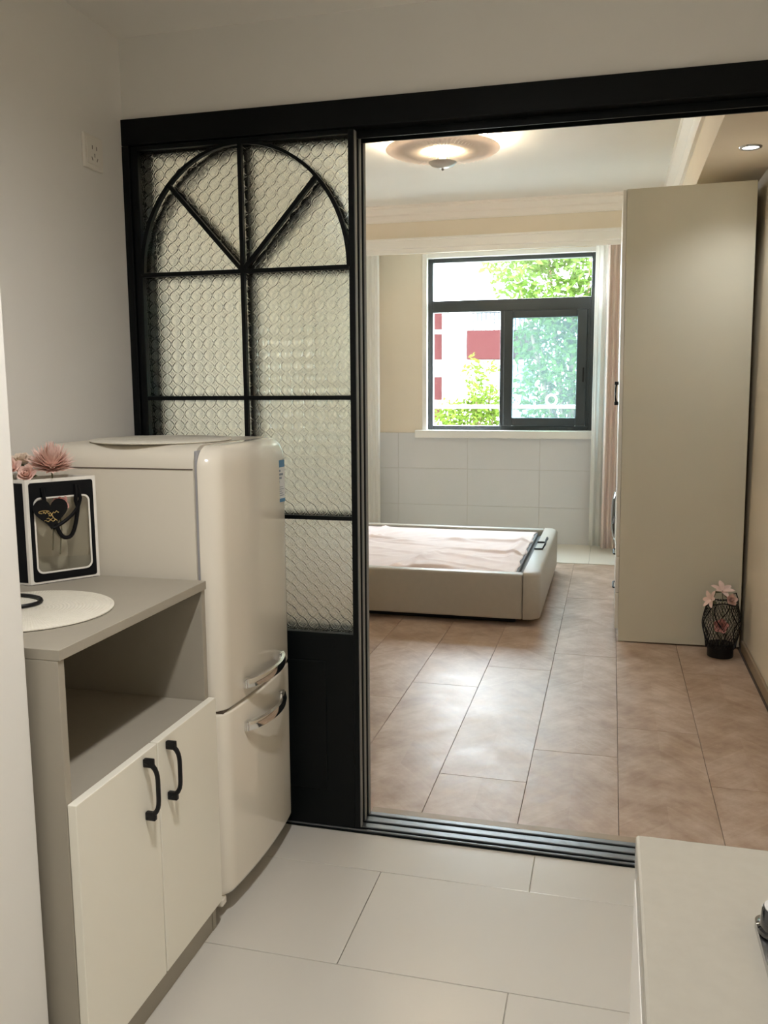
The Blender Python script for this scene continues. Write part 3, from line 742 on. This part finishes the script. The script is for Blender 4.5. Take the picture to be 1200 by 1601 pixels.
# ------------------------------------------------------------------ bed
bd = thing('bed', 'grey beige upholstered storage bed base without mattress', 'bed')
BX0, BX1, BY0, BY1, BZ0, BZ1 = -2.44, -.356, 4.795, 6.42, .040, .312
B(BX0, -.452, BY0, BY0+.075, BZ0, BZ1-.012, .012, 3).build('side_rail', 'bed_leather', bd, True)
B(BX0, -.452, BY1-.075, BY1, BZ0, BZ1-.004, .012, 3).build('side_rail', 'bed_leather', bd, True)
rings = []
def foot_ring(z, ins):
    p = []; x0, x1, y0, y1, r = -.450, BX1-ins, BY0-.004+ins, BY1+.004-ins, .065
    p += [(x0, y0, z)]
    for i in range(9): a = -PI/2+PI/2*i/8; p.append((x1-r+r*math.cos(a), y0+r+r*math.sin(a), z))
    for i in range(9): a = PI/2*i/8; p.append((x1-r+r*math.cos(a), y1-r+r*math.sin(a), z))
    p.append((x0, y1, z)); return p
for z, i_ in ((BZ0, .012), (BZ0+.004, .004), (BZ0+.012, 0), (BZ1-.02, 0), (BZ1-.007, .005), (BZ1, .016)): rings.append(foot_ring(z, i_))
MB().loft(rings).build('footboard', 'bed_leather', bd, True)
B(BX0-.09, BX0-.001, BY0-.02, BY1+.02, BZ0, .92, .03, 4).build('headboard', 'bed_leather', bd, True)
B(BX0+.05, -.50, BY0+.09, BY1-.09, .001, .045).build('plinth', 'black_metal', bd)
B(BX0, -.452, BY0+.076, BY1-.076, .05, .262).build('storage_box', 'platform_grey', bd)
B(BX0+.01, -.492, BY0+.084, BY1-.084, .2625, .286, .004).build('lift_platform', 'platform_grey', bd)
st = MB()
def strip(pts, w_, th=.002):
    R = []
    for i, p in enumerate(pts):
        R.append([(p[0], p[1]-w_, p[2]), (p[0], p[1]+w_, p[2]), (p[0], p[1]+w_, p[2]+th), (p[0], p[1]-w_, p[2]+th)])
    return R
st.tube([(-.452, 5.52, .3165), (-.40, 5.52, .3175), (-.385, 5.53, .345), (-.383, 5.60, .362), (-.383, 5.70, .362), (-.385, 5.76, .345), (-.40, 5.77, .3175), (-.452, 5.77, .3165)], .006, 6)
st.build('pull_strap', 'strap_black', bd, True)
# wrinkled cover
nx, ny = 150, 120
x0, x1, y0, y1 = BX0+.015, -.505, BY0+.088, BY1-.088
folds = []
rf = random.Random(3)
for i in range(34):
    a = math.radians(rf.choice([rf.uniform(-25, 8), rf.uniform(-18, 18), rf.uniform(60, 110)]) if i > 6 else rf.uniform(-22, -6))
    folds.append((rf.uniform(x0, x1), rf.uniform(y0, y1), a, rf.uniform(.25, .75), rf.uniform(.010, .030), rf.uniform(.006, .020)))
bmx = bmesh.new(); G = []
for j in range(ny+1):
    row = []
    for i in range(nx+1):
        x = x0+(x1-x0)*i/nx; y = y0+(y1-y0)*j/ny
        z = .2885
        for fx, fy, a, L_, w_, h_ in folds:
            dx, dy = x-fx, y-fy; s_ = dx*math.cos(a)+dy*math.sin(a); t_ = -dx*math.sin(a)+dy*math.cos(a)+.02*math.sin(s_*7)
            if abs(s_) < L_ and abs(t_) < w_*4: z += h_*math.exp(-(t_/w_)**2)*math.cos(s_/L_*PI/2)**2
        z += .0015*math.sin(x*23+y*11)+.001*math.sin(x*41-y*37)+.0022
        ed = min(1, (x1-x)/.03, (y-y0)/.03, (y1-y)/.03)
        z = .2885+(z-.2885)*max(0.12, ed)
        xx = x+(.006*math.sin(y*14)+.004*math.sin(y*31) if i == nx else 0); yy = y+(.004*math.sin(x*17) if j in (0, ny) else 0)
        row.append(bmx.verts.new((xx, yy, z)))
    G.append(row)
for j in range(ny):
    for i in range(nx): bmx.faces.new((G[j][i], G[j][i+1], G[j+1][i+1], G[j+1][i]))
me = bpy.data.meshes.new('bed_cover'); bmx.to_mesh(me); bmx.free(); me.materials.append(MATS['bed_cloth'])
for p in me.polygons: p.use_smooth = True
bc = obj('bed_cover', me); md = bc.modifiers.new('th', 'SOLIDIFY'); md.thickness = .002; md.offset = 1
tag(bc, 'wrinkled pale pink cloth spread over the bed base', 'cloth')

# ------------------------------------------------------------------ wardrobe
wd = thing('wardrobe', 'tall beige wardrobe seen from its side, leaning slightly by the wall', 'wardrobe', (.067, 4.626, 0))
wd.rotation_euler.y = math.radians(-.62)
WH, WD_, WL = 2.300, .600, .95
B(0, WD_, 0, .018, .004, WH, .0015).build('side_panel', 'wardrobe_panel', wd)
B(0, WD_, WL-.018, WL, .010, WH, .0015).build('side_panel', 'wardrobe_panel', wd)
B(.0, WD_, .0185, WL-.0185, WH-.018, WH-.001, .001).build('top_panel', 'wardrobe_panel', wd)
B(WD_-.010, WD_-.001, .0185, WL-.0185, .08, WH-.0185).build('back_panel', 'wardrobe_panel', wd)
B(.002, WD_-.011, .0185, WL-.0185, .06, .078).build('bottom_panel', 'wardrobe_panel', wd)
B(.03, .045, .0185, WL-.0185, .008, .0595).build('plinth', 'wardrobe_panel', wd)
for a, b, hy in ((.002, WL/2-.0015, WL/2-.05), (WL/2+.0015, WL-.002, WL/2+.05)):
    d = B(-.0185, -.0005, a, b, .46, WH-.002, .003).build('door', 'wardrobe_door', wd)
    bow_handle(hy, 1.24, 1.36, -.0187, d, out=.012, sgn=-1)
for z0, z1 in ((.07, .262), (.266, .456)):
    d = B(-.0185, -.0005, .002, WL-.002, z0, z1, .003).build('drawer', 'wardrobe_door', wd)
    h = MB(); h.tube([(-.0185, .40, z1-.06), (-.028, .41, z1-.06), (-.028, .55, z1-.06), (-.0185, .56, z1-.06)], .005, 8); h.build('handle', 'black_metal', d, True)

# washing machine behind the wardrobe
wm = thing('washing_machine', 'white washing machine with dark round door behind the wardrobe', 'washing machine', (.075, 5.66, 0))
B(0, .55, 0, .60, .015, .85, .012, 3).build('body', 'washer_white', wm, True)
B(-.006, .0, .02, .58, .73, .835, .003).build('control_panel', 'steel', wm)
dr = MB(); prof = [(.205, 0), (.205, .015), (.195, .03), (.17, .036)]
RM = Matrix.Translation((-.0002, .30, .49)) @ Matrix.Rotation(-PI/2, 4, 'Y')
dr.lathe([(.205, 0), (.205, .016), (.196, .030), (.178, .034), (.172, .018), (.172, 0)], seg=40).rot(RM); wdoor = dr.build('door', 'chrome', wm, True)
MB().lathe([(.170, .004), (.168, .026), (.15, .044), (.10, .056), (.0005, .060)], seg=40).rot(RM).build('door_glass', 'black_glass', wdoor, True)
for x, y in ((.06, .06), (.06, .54), (.49, .06), (.49, .54)): MB().lathe([(.02, 0), (.02, .0148)], (x, y, 0), 14).build('foot', 'black_metal', wm)

# ------------------------------------------------------------------ curtains
def curtain(name, label, xa, xb, y, z0, z1, waves, amp, m, group=None, ph=0):
    n_ = waves*20
    bmq = bmesh.new(); V = []
    lev = 14
    for k in range(lev+1):
        t = k/lev; z = z0+(z1-z0)*t; row = []
        am = amp*(.75+.25*(1-t))
        for i in range(n_+1):
            u = i/n_
            x = xa+(xb-xa)*u + .004*math.sin(u*5+ph)*(1-t)
            yy = y+am*math.sin(u*waves*2*PI+ph)+.004*math.sin(u*11+ph)
            row.append(bmq.verts.new((x, yy, z)))
        V.append(row)
    for a, b in zip(V, V[1:]):
        for i in range(n_): bmq.faces.new((a[i], a[i+1], b[i+1], b[i]))
    me = bpy.data.meshes.new(name); bmq.to_mesh(me); bmq.free(); me.materials.append(MATS[m])
    for p in me.polygons: p.use_smooth = True
    o = obj(name, me); md = o.modifiers.new('th', 'SOLIDIFY'); md.thickness = .002
    return tag(o, label, 'curtain', group)
curtain('sheer_curtain', 'white sheer curtain gathered at the left end of the window wall', -2.30, -1.945, 7.34, .03, 2.60, 7, .010, 'sheer_white', 'sheer curtains', .4)
curtain('sheer_curtain', 'white sheer curtain hanging at the right edge of the window', -.158, -.052, 7.32, .03, 2.60, 2, .012, 'sheer_white', 'sheer curtains', 1.2)
curtain('drape_curtain', 'dusty pink heavy drape hanging between window and wardrobe', -.060, .30, 7.20, .035, 2.60, 9, .016, 'curtain_pink', None, 2)
cr_ = thing('curtain_track', 'white curtain track on the ceiling behind the beam', 'curtain track')
B(XB+.02, XR-.02, 7.30, 7.33, 2.602, 2.63, .003).build('rail', 'trim_white', cr_)
B(XB+.02, XR-.02, 7.18, 7.21, 2.602, 2.63, .003).build('rail', 'trim_white', cr_)
B(XB+.02, XR-.02, 7.16, 7.35, 2.6305, ZC-.0005).build('bracket_board', 'trim_white', cr_)

# ------------------------------------------------------------------ bedroom ceiling lamp and spotlight
lm = thing('ceiling_lamp', 'round ribbed disc ceiling lamp glowing warm in the bedroom', 'ceiling lamp', (-.945, 4.95, ZC))
MB().lathe([(.12, -.0005), (.12, -.03), (.05, -.034)], seg=32).build('ceiling_plate', 'trim_white', lm, True)
RO = .315
dp = MB(); seg = 120; rings = []
prof = [(.105, -.062), (.130, -.072), (.20, -.078), (.215, -.071), (.29, -.072), (RO, -.062), (RO-.004, -.055), (.22, -.060), (.13, -.058), (.105, -.055)]
for r, z in prof:
    rings.append([(r*math.cos(2*PI*k/seg), r*math.sin(2*PI*k/seg), z-(.0060 if (k % 2 and .12 < r < .30 and z < -.065) else 0)) for k in range(seg)])
rings.append(rings[0]); dp.loft(rings, cap=False); dp.build('ribbed_disc', 'lamp_disc', lm, True)
MB().lathe([(.27, -.046), (.285, -.050), (.285, -.036), (.27, -.034)], seg=64).build('inner_tray', 'trim_white', lm, True)
m_ = MB(); rr = [[((.295+.006*math.cos(b))*math.cos(2*PI*k/72), (.295+.006*math.cos(b))*math.sin(2*PI*k/72), -.043+.006*math.sin(b)) for b in [j*PI/3 for j in range(6)]] for k in range(72)]
rr.append(rr[0]); m_.loft(rr, cap=False); m_.build('light_ring', 'lamp_glow', lm, True)
m_ = MB(); rr = [[((.185+.005*math.cos(b))*math.cos(2*PI*k/60), (.185+.005*math.cos(b))*math.sin(2*PI*k/60), -.040+.005*math.sin(b)) for b in [j*PI/3 for j in range(6)]] for k in range(60)]
rr.append(rr[0]); m_.loft(rr, cap=False); m_.build('light_ring', 'lamp_core', lm, True)  # inner glowing ring, added to brighten the middle of the disc
MB().lathe([(.05, -.045), (.098, -.050), (.100, -.066), (.085, -.080), (.04, -.088), (.02, -.089)], seg=40).build('crystal_bowl', 'lamp_core', lm, True)
MB().lathe([(.016, -.0893), (.016, -.128), (.012, -.13)], seg=20).build('stem', 'lamp_core', lm, True)
MB().lathe([(.078, -.1305), (.078, -.133), (.060, -.150), (.025, -.160), (.006, -.162)], seg=40).build('bottom_cup', 'lamp_cup', lm, True)
MB().lathe([(.006, -.1621), (.008, -.168), (.004, -.174), (.0005, -.175)], seg=16).build('finial', 'steel', lm, True)

dl_ = thing('downlight', 'small round recessed spotlight in the beige soffit', 'spotlight', (.548, 4.22, ZS))
MB().lathe([(.048, -.0005), (.046, -.005), (.036, -.006), (.034, -.0005)], seg=36).build('bezel', 'steel', dl_, True)
MB().lathe([(.0335, -.0006), (.0335, -.0022), (.0005, -.0030)], seg=36).build('lens', 'downlight_glow', dl_, True)
sd_ = bpy.data.lights.new('downlight_beam', 'SPOT'); sd_.energy = 8; sd_.spot_size = math.radians(130); sd_.spot_blend = 1
sd_.shadow_soft_size = .03; sd_.color = (.93, .98, 1)
so_ = bpy.data.objects.new('downlight_beam', sd_); COL.objects.link(so_); so_.parent = dl_; so_.location = (0, 0, -.012)

# ------------------------------------------------------------------ wire vase with flowers
vz = thing('wire_vase', 'black wire mesh vase on the floor beside the wardrobe', 'vase', (.560, 4.490, 0))
MB().lathe([(.060, 0), (.062, .004), (.062, .062), (.056, .068), (.0005, .068)], seg=32).build('base', 'black_metal', vz, True)
def vr(z): t = (z-.05)/.23; return .072+.016*math.sin(PI*min(1, max(0, t)))-.004*math.sin(t*9)
N_ = 34; zs = [.05+.225*i/16 for i in range(17)]
for sg in (1, -1):
    for i in range(N_):
        a0 = 2*PI*i/N_
        MB().tube([(vr(z)*math.cos(a0+sg*(z-.05)*5.5), vr(z)*math.sin(a0+sg*(z-.05)*5.5), z) for z in zs], .0013, 4).build('mesh_wire', 'black_metal', vz)
for i in range(6):
    a0 = 2*PI*i/6+.3
    MB().tube([((vr(z)+.002)*math.cos(a0+.35*math.sin((z-.05)*24)), (vr(z)+.002)*math.sin(a0+.35*math.sin((z-.05)*24)), z) for z in zs], .0026, 6).build('frame_wire', 'black_metal', vz, True)
MB().tube([((vr(.275)+.001)*math.cos(a), (vr(.275)+.001)*math.sin(a), .275+.008*math.sin(3*a)) for a in [k*2*PI/36 for k in range(36)]], .0032, 6, True).build('rim', 'black_metal', vz, True)
MB().tube([(.03, .02, .27), (.045, .01, .315), (.06, -.005, .325), (.068, -.02, .30), (.07, -.02, .275)], .003, 6).build('wire_loop', 'black_metal', vz, True)
gp = 'artificial flowers in the wire vase'
flower('lily', 'pale pink lily rising highest from the wire vase', (.556, 4.480, .332), (.15, -.4, .85), 'lily', .056, 'petal_pink', gp, .2, (.02, .05, -1))
flower('lily', 'pale lily drooping left over the wire vase rim', (.505, 4.455, .292), (-.8, -.5, .35), 'lily', .048, 'petal_pink', gp, .18, (.1, .1, -1))
flower('rose', 'small pink rose at the right of the vase rim', (.592, 4.455, .295), (.3, -.8, .3), 'rose', .034, 'petal_pink', gp, .18, (-.05, .1, -1))
flower('rose', 'deep pink rose seen through the wire vase', (.552, 4.425, .170), (-.2, -1, .25), 'rose', .042, 'petal_deep', gp, .10, (.0, .3, -1))

# ------------------------------------------------------------------ outside
struct(B(-60, 60, 7.8, 80, -6.2, -6.0).build('ground', 'ground_asphalt'), 'grey ground far below the window', 'ground')
bl = thing('apartment_block', 'white apartment block with red panels across from the window', 'building', (0, 30, -6))
def bx(name, m, x0, x1, z0, z1, d0=0, d1=6, parent=bl): return B(x0, x1, d0, d1, z0+6, z1+6).build(name, m, parent)
bx('wall', 'facade_white', -14, 4, -6, 14)
for z0, z1 in ((3.35, 4.25), (2.32, 3.20), (.95, 1.75), (.30, .75), (-.9, -.1)):
    bx('red_panel', 'facade_red', -7.2, -5.68, z0, z1, -.12, 0)
for z0, z1 in ((2.30, 3.25), (-.9, .0), (5.6, 6.5)):
    bx('red_panel', 'facade_red', -4.74, -2.4, z0, z1, -.75, 0)
bx('pillar', 'facade_white', -5.62, -4.80, -6, 14, -.5, 0)
for z0 in (3.30, .05, 6.55):
    wdw = bx('window', 'trim_white', -4.58, -2.5, z0+.25, z0+2.15, -.1, 0)
    for a in (-4.52, -3.82, -3.14): bx('pane', 'facade_glass', a, a+.62, z0+.32, z0+2.08, -.13, -.1, wdw)
rl = MB()
for i in range(16): rl.box(-4.55+i*.14, -4.52+i*.14, -.74, -.71, 9.25, 9.82)
rl.box(-4.6, -2.4, -.75, -.70, 9.80, 9.86); rl.build('balcony_railing', 'railing_grey', bl)

def tree(name, label, base, blobs, m, nleaf, ls, seed):
    rnd = random.Random(seed)
    t = thing(name, label, 'tree', base, 0, 'trees outside the window')
    z = base[2]
    top = sum(b[2] for b in blobs)/len(blobs)-z
    cx = sum(b[0] for b in blobs)/len(blobs)-base[0]; cy = sum(b[1] for b in blobs)/len(blobs)-base[1]
    MB().tube([(0, 0, 0), (cx*.3, cy*.3, top*.4), (cx*.8, cy*.8, top*.8), (cx, cy, top*1.05)], lambda q: .14*(1-.75*q), 8).build('trunk', 'bark', t, True)
    for b in blobs:
        MB().tube([(cx*.7, cy*.7, top*.7), ((cx*.7+b[0]-base[0])/2, (cy*.7+b[1]-base[1])/2, (top*.7+b[2]-z)/2+.1), (b[0]-base[0], b[1]-base[1], b[2]-z)], lambda q: .05*(1-.7*q), 6).build('branch', 'bark', t, True)
    V = []; Fc = []
    for b in blobs:
        n_ = int(nleaf*b[3]*b[3]*b[4])
        for i in range(n_):
            while True:
                p = Vector((rnd.uniform(-1, 1), rnd.uniform(-1, 1), rnd.uniform(-1, 1)))
                if .25 < p.length < 1: break
            c = Vector((b[0]-base[0]+p.x*b[3], b[1]-base[1]+p.y*b[3], b[2]-z+p.z*b[4]))
            d = Vector((rnd.gauss(0, 1), rnd.gauss(0, 1), rnd.gauss(-.4, .6))).normalized(); s_ = d.orthogonal().normalized()
            s_ = Matrix.Rotation(rnd.uniform(0, 6.28), 3, d) @ s_; L_ = ls*rnd.uniform(.6, 1.3); nn_ = d.cross(s_)*L_*.12
            k = len(V)
            V += [c, c+d*L_*.5+s_*L_*.22+nn_, c+d*L_, c+d*L_*.5-s_*L_*.22+nn_]; Fc += [(k, k+1, k+2), (k, k+2, k+3)]
    me = bpy.data.meshes.new('foliage'); me.from_pydata([tuple(v) for v in V], [], Fc); me.materials.append(MATS[m])
    fo = obj('foliage', me, t); fo['kind'] = 'stuff'
    return t
rb_ = random.Random(5)
tree('street_tree', 'leafy green tree filling the right half of the window', (-.55, 13.5, -6),
     [(-1.45, 13.2, 3.15, .45, .5), (-1.0, 13.6, 3.5, .6, .55), (-.35, 13.4, 3.3, .65, .65), (-.9, 13.3, 2.5, .6, .5), (-.25, 13.6, 2.3, .6, .6), (-1.05, 13.5, 1.95, .48, .42), (-.45, 13.2, 1.65, .6, .5), (-1.1, 13.6, 1.3, .45, .4), (-.6, 13.4, .95, .6, .45), (-1.15, 13.5, .6, .42, .38), (-.3, 13.4, .5, .55, .45), (-.8, 13.5, .15, .6, .4), (.35, 13.5, 2.6, .6, .7), (.3, 13.5, 1.2, .6, .7), (-.2, 13.5, 4.2, .8, .6)], 'leaf_green', 4200, .13, 1)
tree('street_tree', 'small yellow green tree in the lower left of the window', (-2.75, 17.5, -6),
     [(-2.75, 17.4, .65, .62, .5), (-3.2, 17.5, .85, .36, .30), (-2.5, 17.3, 1.05, .40, .40), (-2.72, 17.6, 1.62, .24, .42), (-2.3, 17.5, .2, .6, .45), (-2.9, 17.4, .25, .42, .3), (-2.25, 17.5, 1.0, .35, .35), (-2.3, 17.6, 1.75, .2, .16), (-2.6, 17.5, -.1, .5, .4)], 'leaf_fresh', 5200, .13, 2)
gr = thing('window_guard_rail', 'pale clothes rail with round brackets outside the window', 'rail', (0, 8.05, 0))
MB().tube([(-1.9, 0, 1.165), (.2, 0, 1.165)], .016, 8).build('bar', 'guard_rail', gr, True)
for x in (-.86, -.53):
    MB().tube([(x+.045*math.cos(a), 0, 1.225+.045*math.sin(a)) for a in [k*2*PI/24 for k in range(24)]], .011, 6, True).build('ring_bracket', 'guard_rail', gr, True)
MB().box(-.868, -.852, -.008, .008, 1.18, 1.27).box(-.902, -.818, -.008, .008, 1.217, 1.233).build('ring_cross', 'guard_rail', gr)
B(-1.88, -1.85, -.42, 0, 1.15, 1.18).build('bracket_arm', 'guard_rail', gr); B(.15, .18, -.42, 0, 1.15, 1.18).build('bracket_arm', 'guard_rail', gr)
